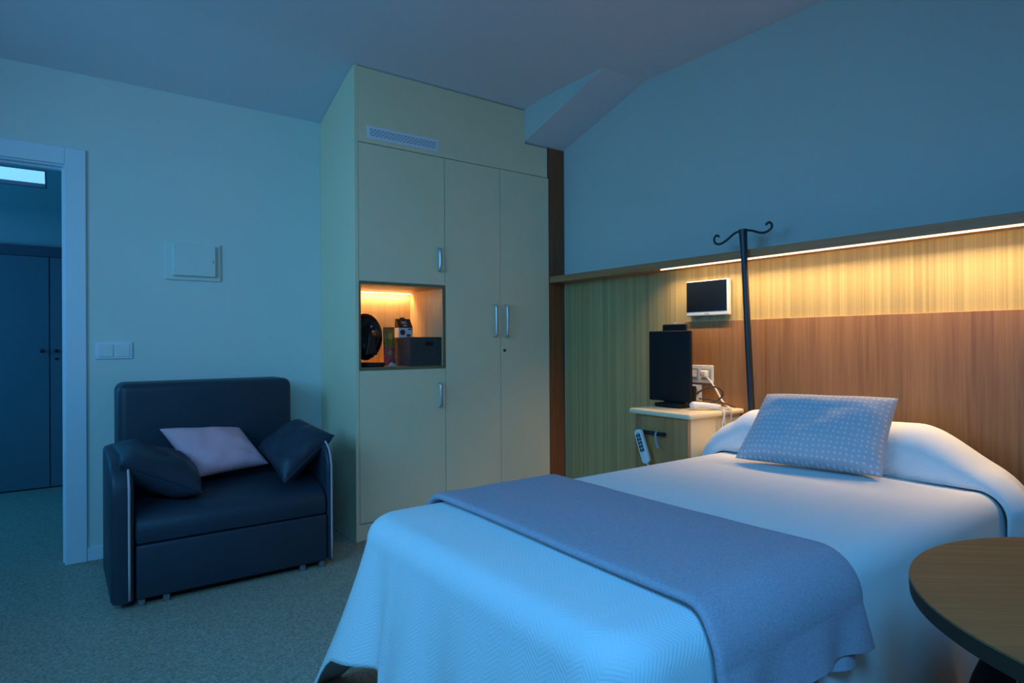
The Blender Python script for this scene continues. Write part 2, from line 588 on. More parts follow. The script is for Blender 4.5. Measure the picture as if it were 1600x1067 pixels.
# window wall with the opening the dusk light comes through, and the plain rear wall
bm = B()
xa, xb = XE - 0.12, XE
box(bm, (xa, -1.72, 0), (xb, 1.0, 3.05)); box(bm, (xa, 3.0, 0), (xb, YB + 0.02, 3.05))
box(bm, (xa, 1.0, 0), (xb, 3.0, 1.30)); box(bm, (xa, 1.0, 2.60), (xb, 3.0, 3.05))
struct('wall_window', bm, 'paint')
struct('wall_rear', boxed((XE, -1.72, 0), (XW, -1.60, 3.05)), 'paint')
bm = B()
def wbar(y0, y1, z0, z1): box(bm, (XE - 0.09, y0, z0), (XE - 0.03, y1, z1), 0.004)
wbar(1.0, 1.05, 1.30, 2.60); wbar(2.95, 3.0, 1.30, 2.60); wbar(1.05, 2.95, 1.30, 1.35); wbar(1.05, 2.95, 2.55, 2.60); wbar(1.975, 2.025, 1.35, 2.55)
struct('window_1', bm, 'white_trim')
# roof window over the foot of the room
bm = B()
for x0, x1, y0, y1 in ((-1.15, -1.10, -1.15, -0.15), (0.10, 0.15, -1.15, -0.15), (-1.10, 0.10, -1.15, -1.10), (-1.10, 0.10, -0.20, -0.15)):
    box(bm, (x0, y0, ZC - 0.012), (x1, y1, ZC + 0.10), 0.004)
struct('window_2', bm, 'white_trim')
# door casing, jamb and stop
bm = B()
cz = 2.281
for sx, xe in ((1, DX1), (-1, DX0)):
    box(bm, (xe - sx * 0.003, YB - 0.018, 0), (xe + sx * 0.092, YB - 0.0002, cz), 0.003)
    box(bm, (xe - sx * 0.009, YB + 0.0002, 0), (xe + sx * 0.010, YB + 0.122, DZ + 0.006))
    box(bm, (xe - sx * 0.016, YB + 0.045, 0), (xe - sx * 0.0091, YB + 0.085, DZ - 0.009))
box(bm, (DX0 + 0.0031, YB - 0.018, DZ), (DX1 - 0.0031, YB - 0.0002, cz), 0.003)
box(bm, (DX0 + 0.0091, YB + 0.0002, DZ - 0.009), (DX1 - 0.0091, YB + 0.122, DZ + 0.006))
box(bm, (DX0 + 0.0161, YB + 0.045, DZ - 0.018), (DX1 - 0.0161, YB + 0.085, DZ - 0.0091))
o = struct('door_1', bm, 'white_trim')
# skirting along the door wall
struct('baseboard_left', boxed((DX1 + 0.093, YB - 0.014, 0), (1.455, YB, 0.072), 0.003), 'white_trim')

# corridor beyond the door
bm = B()
box(bm, (-2.2, YN + 0.02, 0), (1.6, YN + 0.14, 3.3)); box(bm, (-2.2, YB + 0.12, 0), (-2.08, YN + 0.02, 3.3)); box(bm, (1.48, YB + 0.12, 0), (1.6, YN + 0.02, 3.3))
struct('wall_corridor', bm, 'corr')
cs = math.tan(math.radians(19))
def cz_(y): return 2.37 + cs * (6.54 - y)
S0, S1, SX0, SX1 = 6.02, 6.27, -1.1, -0.060
bm = B()
for (y0, y1, x0, x1) in ((YB + 0.12, S0, -2.2, 1.6), (S1, YN + 0.05, -2.2, 1.6), (S0, S1, -2.2, SX0), (S0, S1, SX1, 1.6)):
    prism(bm, [(y0, cz_(y0)), (y1, cz_(y1)), (y1, cz_(y1) + 0.08), (y0, cz_(y0) + 0.08)], 0, x0, x1)
struct('ceiling_corridor', bm, 'corr')
t = thing('skylight', 'bright rectangular skylight in the corridor ceiling beyond the doorway', 'skylight', ((SX0 + SX1) / 2, (S0 + S1) / 2, cz_((S0 + S1) / 2)))
bm = B(); prism(bm, [(S0, cz_(S0) + 0.03), (S1, cz_(S1) + 0.03), (S1, cz_(S1) + 0.045), (S0, cz_(S0) + 0.045)], 0, SX0, SX1); obj('pane', bm, 'sky', t)
bm = B()
for x0, x1, y0, y1 in ((SX0, SX1, S0, S0 + .012), (SX0, SX1, S1 - .012, S1), (SX1 - .012, SX1, S0 + .012, S1 - .012)):
    prism(bm, [(y0, cz_(y0)), (y1, cz_(y1)), (y1, cz_(y1) + 0.03), (y0, cz_(y0) + 0.03)], 0, x0, x1)
obj('frame', bm, 'door_grey', t)

# corridor cupboards
YK = 6.54
t = thing('corridor_cupboard', 'dark grey built-in cupboard with two tall doors seen through the doorway', 'cupboard', (-0.3, YK, 0))
bm = B(); box(bm, (-1.30, YK - 0.004, 1.945), (1.30, YK + 0.03, 2.03), 0.002); box(bm, (-1.30, YK + 0.012, 0), (1.30, YK + 0.03, 1.945)); obj('frame', bm, 'door_dark', t)
for x0, x1, kn in ((-0.60, -0.052, -0.098), (-0.044, 0.50, -0.002)):
    d = obj('cupboard_door', boxed((x0, YK - 0.010, 0.012), (x1, YK + 0.011, 1.940), 0.002), 'door_grey', t)
    bm = B(); lathe(bm, [(0.006, 0), (0.006, -0.014), (0.014, -0.018), (0.016, -0.028), (0.011, -0.034), (0.002, -0.035)], (kn, YK - 0.010, 1.153), axis=1, seg=16)
    obj('knob', bm, 'blk', d, smooth=40)
    if x0 > -0.1:
        bm = B(); lathe(bm, [(0.012, 0), (0.012, -0.006), (0.004, -0.007)], (kn, YK - 0.010, 1.085), axis=1, seg=16); obj('lock', bm, 'blk', d, smooth=40)

# striped wall covering under the shelf, and the wooden strip in the corner
struct('trim_2', boxed((XW - 0.008, -1.59, 0.0), (XW + 0.001, 3.585, 1.66)), 'cover')
struct('trim_3', boxed((2.968, 3.598, 0.0), (XW, 3.63, ZC - 0.255)), 'oak_dark')

# ------------------------------------------------------------------ wall shelf with light, headboard
t = thing('wall_shelf', 'long oak wall shelf above the bed with a warm light strip underneath', 'shelf', (3.06, 1.5, 1.645))
bm = B(); prism(bm, [(2.976, 1.645), (2.976, 1.690), (XW, 1.690), (XW, 1.645)], 1, -1.55, 3.597)
obj('shelf_board', bm, 'oak_y', t)
obj('led_strip', boxed((2.980, 0.50, 1.6355), (2.984, 2.54, 1.6448), 0.001), 'led_wall', t, label='glowing warm light strip under the shelf edge')
# the strip's own downward light
area('shelf_strip_light', (2.991, 1.52, 1.6438), (2.991, 1.52, 0.0), 0.010, 2.04, 14.5, WARM, math.radians(136))

t = thing('headboard_panel', 'wide oak laminate headboard panel on the wall behind the bed', 'headboard', (3.11, 1.0, 0))
obj('panel', boxed((XW - 0.026, -1.59, 0.02), (XW - 0.008, 2.455, 1.320), 0.0015), 'oak', t)
obj('lit_edge', boxed((XW - 0.026, -1.59, 1.3201), (XW - 0.008, 2.455, 1.3225)), 'niche', t)  # paler strip paints in the light along the panel's top edge

# ------------------------------------------------------------------ wardrobe
YF = 3.595
X0, X1, X2, X3, X4 = 1.455, 1.478, 2.078, 2.526, 2.966
t = thing('wardrobe', 'tall cream built-in wardrobe with a lit open niche', 'wardrobe', ((X0 + X4) / 2, 3.9, 0))
bm = B()
YR = YB - 0.002
ztop_r = ZC - SL * (YR - 3.59) - 0.004
prism(bm, [(YF, 0.0)] + [(y, zceil(y) - 0.003) for y in (YF, 3.65, 3.7, 3.75, 3.80, YR)] + [(YR, 0.0)], 0, X0, X1 - 0.001)          # left side, up to the sloping ceiling
box(bm, (X1, YF + 0.012, 0.0), (X2 - 0.02, YF + 0.03, 0.10)); box(bm, (X2 - 0.02, YF + 0.012, 0.0), (X4, YF + 0.03, 0.10))   # plinth
box(bm, (X1, YF + 0.025, 0.10), (X4, YF + 0.043, 0.118))                                       # bottom
box(bm, (X2 - 0.018, YF + 0.025, 0.10), (X2, YR, 2.42))                                        # inner upright
box(bm, (X4 - 0.012, YF + 0.022, 0.0), (X4, YF + 0.20, 2.60))                                  # right side
obj('carcass', bm, 'cream', t)
bm = B()
box(bm, (X1, YF + 0.024, 0.1185), (X2 - 0.019, YF + 0.028, 1.03)); box(bm, (X1, YF + 0.024, 1.585), (X2 - 0.019, YF + 0.028, 2.42)); box(bm, (X2 + 0.001, YF + 0.024, 0.1185), (X4 - 0.013, YF + 0.028, 2.42))
obj('inner_shadow_board', bm, 'gap', t)
bm = B()
prism(bm, [(X1, 2.428), (X4 - 0.008, 2.428), (X4 - 0.008, 2.645), (2.75, 2.645), (2.75, ZC - 0.026), (X1, ZC - 0.026)], 1, YF, YF + 0.018)
obj('top_panel', bm, 'cream', t)
bm = B()
for x0, x1 in ((X1, X2 - 0.02),):
    box(bm, (1.534, YF - 0.004, 2.457), (2.030, YF, 2.534), 0.0015)
g = obj('vent_grille', bm, 'white_trim', t, label='white perforated vent grille')
obj('perforated_plate', boxed((1.552, YF - 0.0055, 2.470), (2.012, YF - 0.0042, 2.521)), 'grille_v', g)
g = obj('plinth_grille', boxed((1.535, YF + 0.007, 0.012), (2.03, YF + 0.0115, 0.088), 0.0015), 'white_trim', t, label='white perforated plinth grille')
obj('perforated_plate', boxed((1.557, YF + 0.0054, 0.024), (2.008, YF + 0.0068, 0.076)), 'grille_v', g)


def handle(par, x, z0, z1):
    bm = B()
    pts = [(x, YF, z0), (x, YF - 0.020, z0 + 0.003), (x, YF - 0.031, z0 + 0.022), (x, YF - 0.034, (z0 + z1) / 2), (x, YF - 0.031, z1 - 0.022), (x, YF - 0.020, z1 - 0.003), (x, YF, z1)]
    tube(bm, smooth_path(pts, 5), 0.0095, 8, flat=(1.15, 0.6))
    return obj('handle', bm, 'steel', par, smooth=60)


def wdoor(x0, x1, z0, z1, hx, hz0, hz1):
    d = obj('door', boxed((x0 + 0.002, YF, z0), (x1 - 0.002, YF + 0.0185, z1), 0.0012), 'cream', t)
    handle(d, hx, hz0, hz1)
    return d


wdoor(X1, X2, 0.106, 1.034, 2.030, 0.782, 0.938)
wdoor(X1, X2, 1.582, 2.424, 2.030, 1.674, 1.822)
wdoor(X2, X3, 0.106, 2.424, 2.475, 1.243, 1.466)
d = wdoor(X3, X4 + 0.004, 0.106, 2.424, 2.570, 1.243, 1.466)
bm = B(); lathe(bm, [(0.010, 0), (0.010, -0.005), (0.004, -0.006)], (2.558, YF, 1.146), axis=1, seg=16); obj('lock', bm, 'blk', d, smooth=40)

# open niche
nx0, nx1, nz0, nz1, nyb = X1 + 0.012, X2 - 0.022, 1.052, 1.562, 4.06
bm = B()
box(bm, (nx0 - 0.010, YF - 0.001, 1.038), (nx1 + 0.020, nyb, nz0)); box(bm, (nx0 - 0.010, YF - 0.001, nz1), (nx1 + 0.020, nyb, 1.578))
box(bm, (nx0 - 0.010, YF - 0.001, nz0), (nx0, nyb, nz1)); box(bm, (nx1, YF - 0.001, nz0), (nx1 + 0.0035, nyb, nz1))
box(bm, (nx0 - 0.010, nyb, 1.038), (nx1 + 0.003, nyb + 0.012, 1.578))
n_ = obj('niche', bm, 'niche', t, label='oak-lined open niche with warm light')
bm = B()
e = 0.012
box(bm, (nx0 - 0.011, YF - 0.003, 1.036), (nx1 + 0.021, YF - 0.0011, 1.036 + e + 0.004)); box(bm, (nx0 - 0.011, YF - 0.003, 1.580 - e - 0.004), (nx1 + 0.021, YF - 0.0011, 1.580))
box(bm, (nx0 - 0.011, YF - 0.003, 1.036 + e + 0.004), (nx0 - 0.002, YF - 0.0011, 1.580 - e - 0.004)); box(bm, (nx1 + 0.006, YF - 0.003, 1.036 + e + 0.004), (nx1 + 0.021, YF - 0.0011, 1.580 - e - 0.004))
obj('edge_frame', bm, 'niche_edge', n_)
obj('led_strip', boxed((nx0 + 0.01, nyb - 0.034, nz1 - 0.016), (nx1 - 0.012, nyb - 0.030, nz1 - 0.008)), 'led_niche', n_, label='glowing warm light strip at the back of the niche')

area('niche_strip_light', ((nx0 + nx1) / 2, nyb - 0.024, nz1 - 0.008), ((nx0 + nx1) / 2, nyb - 0.10, nz0), 0.54, 0.008, 2.6, (1.0, 0.66, 0.31), math.radians(150))

# ------------------------------------------------------------------ things in the niche
# round coffee machine
cx, cy = 1.597, 3.80
t = thing('coffee_machine', 'black oval capsule coffee machine at the left of the niche', 'coffee machine', (cx, cy, nz0))
bm = B()
prof = []
for k in range(13):
    a = -PI / 2 + PI * k / 12
    prof.append((0.02 + 0.098 * math.cos(a) ** 0.55 if abs(math.cos(a)) > 1e-6 else 0.02, 0.085 * math.sin(a)))
bm2 = lathe(bm, prof, (cx + 0.005, cy, nz0 + 0.192), axis=1, seg=40, sx=0.92, sy=1.30)
obj('body', bm, 'blk_gloss', t, smooth=60)
bm = B(); prism(bm, [(cx - 0.035, nz0 + 0.075), (cx + 0.05, nz0 + 0.075), (cx + 0.030, nz0 + 0.20), (cx - 0.012, nz0 + 0.20)], 1, cy - 0.100, cy - 0.07, 0.01); obj('front_panel', bm, 'blk', t)
bm = B(); lathe(bm, [(0.085, 0), (0.095, 0.008), (0.095, 0.020), (0.088, 0.026), (0.05, 0.026)], (cx + 0.018, cy - 0.05, nz0), seg=32); obj('drip_tray', bm, 'blk', t, smooth=40)
for dx, dz in ((0.005, 0.255), (0.016, 0.225)):
    bm = B(); lathe(bm, [(0.006, 0), (0.006, -0.006), (0.003, -0.008)], (cx + dx, cy - 0.098, nz0 + dz), axis=1, seg=14); obj('button', bm, 'steel', t, smooth=40)

# wicker basket
bx0, bx1, by0, by1, bz1 = 1.826, 2.054, 3.604, 3.90, 1.232
t = thing('storage_basket', 'dark wicker basket at the right of the niche', 'basket', ((bx0 + bx1) / 2, (by0 + by1) / 2, nz0))
bm = B()
th = 0.010
box(bm, (bx0, by0, nz0), (bx1, by0 + th, bz1), 0.003); box(bm, (bx0, by1 - th, nz0), (bx1, by1, bz1), 0.003)
box(bm, (bx0, by0 + th, nz0), (bx0 + th, by1 - th, bz1), 0.003); box(bm, (bx1 - th, by0 + th, nz0), (bx1, by1 - th, bz1), 0.003)
box(bm, (bx0 + th, by0 + th, nz0), (bx1 - th, by1 - th, nz0 + 0.008))
obj('woven_body', bm, 'wicker', t)
bm = B()
tube(bm, [(bx0 + .005, by0 + .005, bz1), (bx1 - .005, by0 + .005, bz1), (bx1 - .005, by1 - .005, bz1), (bx0 + .005, by1 - .005, bz1)], 0.008, 8, closed=True)
obj('rim', bm, 'wicker', t, smooth=True)
obj('hand_hole', boxed((1.935, by0 - 0.003, 1.182), (1.990, by0 + 0.002, 1.208), 0.002), 'blk_matt', t)

# capsule box standing in the basket
qx0, qx1, qy0, qy1, qz0, qz1, qz2 = 1.858, 1.960, 3.835, 3.90, nz0 + 0.009, 1.305, 1.366
t = thing('capsule_box', 'white and dark capsule box standing in the wicker basket', 'box', ((qx0 + qx1) / 2, (qy0 + qy1) / 2, qz0))
obj('carton', boxed((qx0, qy0, qz0), (qx1, qy1, qz1), 0.001), 'paper', t)
bm = B(); prism(bm, [(qy0 - 0.001, qz1 + 0.0002), (qy0 + 0.042, qz2), (qy1 - 0.01, qz2), (qy1, qz1 + 0.0002)], 0, qx0 - 0.001, qx1 + 0.001)
lid = obj('lid', bm, 'card_dark', t)
obj('tab', boxed((qx0 + 0.03, qy0 + 0.044, qz2), (qx0 + 0.066, qy0 + 0.048, qz2 + 0.010), 0.002), 'card_dark', t)
obj('dark_side', boxed((qx1 + 0.0002, qy0, qz0), (qx1 + 0.0012, qy1, qz1)), 'card_dark', t)
bm = B(); lathe(bm, [(0.019, 0), (0.019, -0.0008), (0.001, -0.0009)], (qx0 + 0.028, qy0, 1.274), axis=1, seg=24); obj('round_print', bm, 'purple', t)
obj('cup_print', boxed((qx0 + 0.058, qy0 - 0.0008, 1.244), (qx0 + 0.086, qy0, 1.262)), 'brown', t)
obj('corner_print', boxed((qx0 + 0.070, qy0 - 0.0008, 1.291), (qx1 - 0.002, qy0, 1.300)), 'purple', t)
bm = B()
def lidpt(u, f): return Vector((qx0 + u, qy0 - 0.001 + 0.043 * f, qz1 + (qz2 - qz1) * f)) + Vector((0, -0.0012, 0.0008))
for u0, u1, f0, f1 in ((0.030, 0.036, .42, .74), (0.042, 0.048, .42, .68), (0.050, 0.068, .62, .72), (0.050, 0.068, .42, .50), (0.036, 0.064, .16, .28)):
    grid(bm, [[lidpt(u0, f0), lidpt(u1, f0)], [lidpt(u0, f1), lidpt(u1, f1)]])
obj('lid_marks', bm, 'paper', lid)

# printed sachet pack
t = thing('snack_packet', 'pink and gold packet between the coffee machine and basket', 'packet', (1.775, 3.80, nz0))
def packet(z0, z1, mat, name):
    rows = []
    for i in range(11):
        z = z0 + (z1 - z0) * i / 10
        f = (z - nz0) / 0.255
        th_ = 0.016 * math.sin(PI * min(1, max(0.0, f * 0.92 + 0.06))) + 0.0015
        row = []
        for k in range(17):
            a = 2 * PI * k / 16
            row.append((1.773 + 0.040 * math.copysign(abs(math.cos(a)) ** 0.7, math.cos(a)), 3.80 + 0.012 * f + th_ * math.sin(a), z))
        rows.append(row)
    bm = B(); grid(bm, rows); bmesh.ops.remove_doubles(bm, verts=bm.verts[:], dist=1e-6)
    bmesh.ops.holes_fill(bm, edges=bm.edges[:], sides=0)
    return obj(name, bm, mat, t, smooth=50)
packet(nz0 + 0.001, nz0 + 0.125, 'pink', 'lower_print')
packet(nz0 + 0.125, nz0 + 0.255, 'goldp', 'upper_print')
bm = B(); lathe(bm, [(0.018, 0), (0.014, -0.0035), (0.002, -0.0045)], (1.778, 3.795, nz0 + 0.192), axis=1, seg=18, sy=1.3); obj('gold_print', bm, 'gold', t)
bm = B(); lathe(bm, [(0.014, 0), (0.010, -0.0035), (0.002, -0.0045)], (1.772, 3.786, nz0 + 0.085), axis=1, seg=18, sy=1.3); obj('bright_print', bm, 'gold', t)
bm = B()
for a in range(3):
    prism(bm, [(1.73 + a * 0.022, nz0 + 0.001), (1.775 + a * 0.015, nz0 + 0.001), (1.758 + a * 0.018, nz0 + 0.026 - a * 0.005)], 1, 3.735 + a * 0.012, 3.743 + a * 0.012)
obj('paper_sachet', bm, 'paper', label='small white paper sachets before the pink packet', cat='sachet')

# ------------------------------------------------------------------ things on the door wall
t = thing('fuse_box', 'white square electrical panel on the wall above the armchair', 'electrical panel', (0.67, YB, 1.59))
obj('back_plate', boxed((0.521, YB - 0.014, 1.588), (0.822, YB, 1.818), 0.003), 'paint', t)
d = obj('door', boxed((0.556, YB - 0.040, 1.612), (0.790, YB - 0.0145, 1.802), 0.006, 3), 'paint', t)
bm = B(); box(bm, (0.772, YB - 0.0425, 1.696), (0.778, YB - 0.040, 1.712)); obj('latch', bm, 'grey_pl', d)
for z in (1.636, 1.776): obj('screw', boxed((0.562, YB - 0.0418, z), (0.567, YB - 0.040, z + 0.006)), 'grey_pl', d)
t = thing('light_switch', 'white double wall switch between the door and armchair', 'switch', (0.263, YB, 1.121))
obj('frame', boxed((0.174, YB - 0.010, 1.121), (0.352, YB, 1.217), 0.003), 'white_trim', t)
obj('rocker', boxed((0.188, YB - 0.0155, 1.134), (0.258, YB - 0.0105, 1.204), 0.002), 'white_pl', t)
obj('rocker', boxed((0.268, YB - 0.0145, 1.134), (0.338, YB - 0.0105, 1.204), 0.002), 'white_pl', t)

# ------------------------------------------------------------------ armchair
t = thing('armchair', 'charcoal leatherette sleeper armchair against the cream wall', 'armchair', (0.70, 3.75, 0))
def arm(x0, x1):
    bm = B()
    pr = [(3.312, 0.03), (3.312, 0.50), (3.318, 0.555), (3.338, 0.605), (3.375, 0.640), (3.43, 0.662), (3.52, 0.676), (3.70, 0.684), (3.86, 0.680), (3.885, 0.66), (3.885, 0.03)]
    prism(bm, pr, 0, x0, x1, 0.022, 4)
    return obj('armrest', bm, 'leather', t, smooth=40), pr
for x0, x1, px in ((0.190, 0.284, 0.262), (1.176, 1.262 - 0.05, 1.200)):
    a, pr = arm(x0, x1)
    bm = B()
    pts = [(px, y - 0.003, z) if z < 0.6 else (px, y - 0.002, z + 0.003) for y, z in pr[:7]]
    tube(bm, smooth_path([(px, 3.309, 0.04)] + pts[1:], 4), 0.0055, 8); obj('piping', bm, 'piping', a, smooth=True, label='pinkish piping along the front of the armrest')
bm = B(); box(bm, (0.258, 3.895, 0.03), (1.168, 4.175, 0.992), 0.045, 5); obj('backrest', bm, 'leather', t, smooth=40)
# seat: rolled front edge
bm = B(); pr = [(3.316, 0.288), (3.310, 0.33), (3.314, 0.372), (3.335, 0.402), (3.38, 0.424), (3.48, 0.446), (3.65, 0.458), (3.893, 0.462), (3.893, 0.288)]
prism(bm, pr, 0, 0.287, 1.173, 0.014, 3); obj('seat', bm, 'leather', t, smooth=40)
obj('front_panel', boxed((0.289, 3.306, 0.034), (1.173, 3.36, 0.280), 0.010, 3), 'leather', t, smooth=40)
obj('base', boxed((0.289, 3.365, 0.034), (1.173, 3.89, 0.284)), 'blk_matt', t)
for x in (0.311, 0.412, 1.048, 1.150):
    bm = B(); box(bm, (x - 0.014, 3.318, 0.0), (x + 0.014, 3.355, 0.034), 0.004); obj('foot', bm, 'rubber', t)
for x in (0.32, 1.15):
    bm = B(); box(bm, (x - 0.014, 3.80, 0.0), (x + 0.014, 3.84, 0.034), 0.004); obj('foot', bm, 'rubber', t)


def pillow(name, label, quad, th, mat, pipe=None, group=None, **kw):
    bm, rim = cushion_bm(*quad, th, **kw)
    o = obj(name, bm, mat, label=label, cat='cushion', group=group, smooth=True)
    if pipe:
        bm = B(); tube(bm, rim, 0.0042, 6, closed=True); obj('piping', bm, pipe, o, smooth=True)
    return o


pillow('throw_cushion', 'lilac linen cushion leaning on the armchair backrest', ((0.585, 3.62, 0.500), (0.965, 3.66, 0.525), (0.855, 3.865, 0.716), (0.442, 3.82, 0.748)), 0.062, 'lilac', power=0.5, wr=0.006, seed=3)
pillow('arm_cushion', 'charcoal cushion sloping over the left armrest of the armchair', ((0.232, 3.34, 0.655), (0.572, 3.37, 0.475), (0.600, 3.74, 0.520), (0.218, 3.76, 0.695)), 0.088, 'leather', 'leather', power=0.5, wr=0.008, seed=9, group='charcoal arm cushions')
pillow('arm_cushion', 'charcoal cushion tilted up over the right armrest of the armchair', ((0.965, 3.36, 0.470), (1.250, 3.41, 0.685), (1.165, 3.74, 0.750), (0.930, 3.74, 0.610)), 0.075, 'leather', 'leather', power=0.5, wr=0.008, seed=14, group='charcoal arm cushions')

# ------------------------------------------------------------------ bed
ZT = 0.655                       # top of the spread
BX0, BX1, BY0, BY1 = 0.775, 2.925, 0.755, 1.935
t = thing('hospital_bed', 'single hospital bed under a white spread, head against the oak panel', 'bed', (1.95, 1.345, 0))
obj('mattress', boxed((0.86, 0.84, 0.46), (2.90, 1.85, 0.625), 0.05, 4), 'tick', t, smooth=40)
bm = B(); box(bm, (0.88, 0.87, 0.36), (2.90, 1.82, 0.455), 0.01); obj('frame', bm, 'grey_pl', t)
for x in (1.05, 2.75):
    for y in (0.93, 1.76):
        bm = B(); box(bm, (x - 0.03, y - 0.03, 0.11), (x + 0.03, y + 0.03, 0.36), 0.005); l_ = obj('leg', bm, 'grey_pl', t)
        bm = B(); lathe(bm, [(0.03, -0.018), (0.052, -0.016), (0.055, 0), (0.052, 0.016), (0.03, 0.018)], (x, y, 0.055), axis=1, seg=24); obj('caster', bm, 'rubber', l_, smooth=40)


def sm(x, a, b):
    x = min(1, max(0, (x - a) / (b - a)))
    return x * x * (3 - 2 * x)


def spread_mesh():
    rc, r = 0.13, 0.075
    # outline: back head corner -> back foot corner -> front foot corner -> front head corner
    path = []
    step = 0.018
    L1 = BX1 - (BX0 + rc)
    n1 = int(L1 / step)
    for i in range(n1): path.append((BX1 - L1 * i / n1, BY1, 0, 1))
    na = 16
    for i in range(na):
        a = PI / 2 + PI / 2 * i / na
        path.append((BX0 + rc + rc * math.cos(a), BY1 - rc + rc * math.sin(a), math.cos(a), math.sin(a)))
    L2 = (BY1 - BY0) - 2 * rc
    n2 = int(L2 / step)
    for i in range(n2): path.append((BX0, BY1 - rc - L2 * i / n2, -1, 0))
    for i in range(na):
        a = PI + PI / 2 * i / na
        path.append((BX0 + rc + rc * math.cos(a), BY0 + rc + rc * math.sin(a), math.cos(a), math.sin(a)))
    for i in range(n1 + 1): path.append((BX0 + rc + L1 * i / n1, BY0, 0, -1))
    S = [0.0]
    for a, b in zip(path, path[1:]): S.append(S[-1] + math.hypot(a[0] - b[0], a[1] - b[1]))
    sc1 = L1 + rc * PI / 4             # back foot corner
    sc2 = L1 + rc * PI / 2 + L2 + rc * PI / 4
    yc = (BY0 + BY1) / 2
    half = (BY1 - BY0) / 2
    rows, uvs = [], []
    D0 = ZT - r
    for (px, py, nx, ny), s in zip(path, S):
        row, ur = [], []
        q = Vector((max(px + 0.0, BX0 + half), yc)) if True else None
        P = Vector((px, py)); nn = Vector((nx, ny))
        edge = P - nn * r
        for k in range(14):
            f = k / 14
            w_ = q.lerp(edge, f)
            # very slight crown and softness of the padded top
            z = ZT + 0.006 * (1 - f * f) + 0.0025 * noise.noise(Vector((w_.x * 3, w_.y * 3, 0)))
            row.append((w_.x, w_.y, z)); ur.append((w_.x, w_.y))
        for k in range(9):
            a = PI / 2 * k / 8
            w_ = P - nn * (r - r * math.sin(a))
            row.append((w_.x, w_.y, ZT - r + r * math.cos(a)))
            g = P - nn * r + nn * (r * a); ur.append((g.x, g.y))
        # falling cloth
        c1 = math.exp(-((s - sc1) / 0.15) ** 2); c2 = math.exp(-((s - sc2) / 0.15) ** 2)
        dk = s - sc1
        hem = 0.045 + 0.03 * noise.noise(Vector((s * 2.2, 4.0, 0))) - 0.04 * c1 - 0.04 * c2
        hem += 0.21 * sm(dk, 0.03, 0.12) * (1 - sm(dk, 0.27, 0.295))
        hem += 0.24 * sm(dk, -0.62, -0.40) * (1 - sm(dk, -0.16, -0.05))
        for k in range(1, 27):
            f = k / 26
            depth = (D0 - hem) * f
            foot = sm(s, sc1 - 0.1, sc1 + 0.15) * (1 - sm(s, sc2 - 0.05, sc2 + 0.1))
            wav = (0.020 * math.sin(s * 15.5 + 0.9) + 0.013 * math.sin(s * 27 + 2.0) + 0.022 * noise.noise(Vector((s * 4.5, f * 1.2, 2.0)))) * f ** 1.2
            gk = 0.6 + 0.5 * foot
            # diagonal drag line fanning from the back foot corner
            out = 0.030 * f + 0.05 * f * foot + 0.09 * c1 * f ** 1.15 + 0.10 * c2 * f ** 1.15 + wav * gk
            out -= 0.055 * math.exp(-((dk - 0.20 - 0.03 * f) / 0.055) ** 2) * f
            w_ = P + nn * out + Vector((0, 0.16 * c1 * f ** 1.15))
            row.append((w_.x, w_.y, D0 - depth))
            g = P + nn * (depth + r * (PI / 2 - 1)); ur.append((g.x, g.y))
        rows.append(row); uvs.append(ur)
    bm = B()
    grid(bm, rows, uvs)
    return bm


bs = obj('bedspread', spread_mesh(), 'spread', label='white zigzag-woven bedspread covering the bed to the floor', cat='bedspread', smooth=True)
so = bs.modifiers.new('thickness', 'SOLIDIFY'); so.thickness = 0.004; so.offset = -1


def drape_path(y0, y1, z, r, dropf, dropb, nt=40):
    """points (y, z, ny, nz, s) over the bed from the back drop across the top to the front drop"""
    out = []
    s = 0
    raw = []
    for i in range(12): raw.append((y1, z - r - dropb * (1 - i / 12), 1, 0))
    for i in range(9):
        a = PI / 2 * i / 9; raw.append((y1 - r + r * math.cos(a), z - r + r * math.sin(a), math.cos(a), math.sin(a)))
    for i in range(nt): raw.append((y1 - r - (y1 - y0 - 2 * r) * i / nt, z, 0, 1))
    for i in range(9):
        a = PI / 2 + PI / 2 * i / 9; raw.append((y0 + r + r * math.cos(a), z - r + r * math.sin(a), math.cos(a), math.sin(a)))
    for i in range(19): raw.append((y0, z - r - dropf * i / 18, -1, 0))
    for i, p in enumerate(raw):
        if i: s += math.hypot(p[0] - raw[i - 1][0], p[1] - raw[i - 1][1])
        out.append((*p, s))
    return out


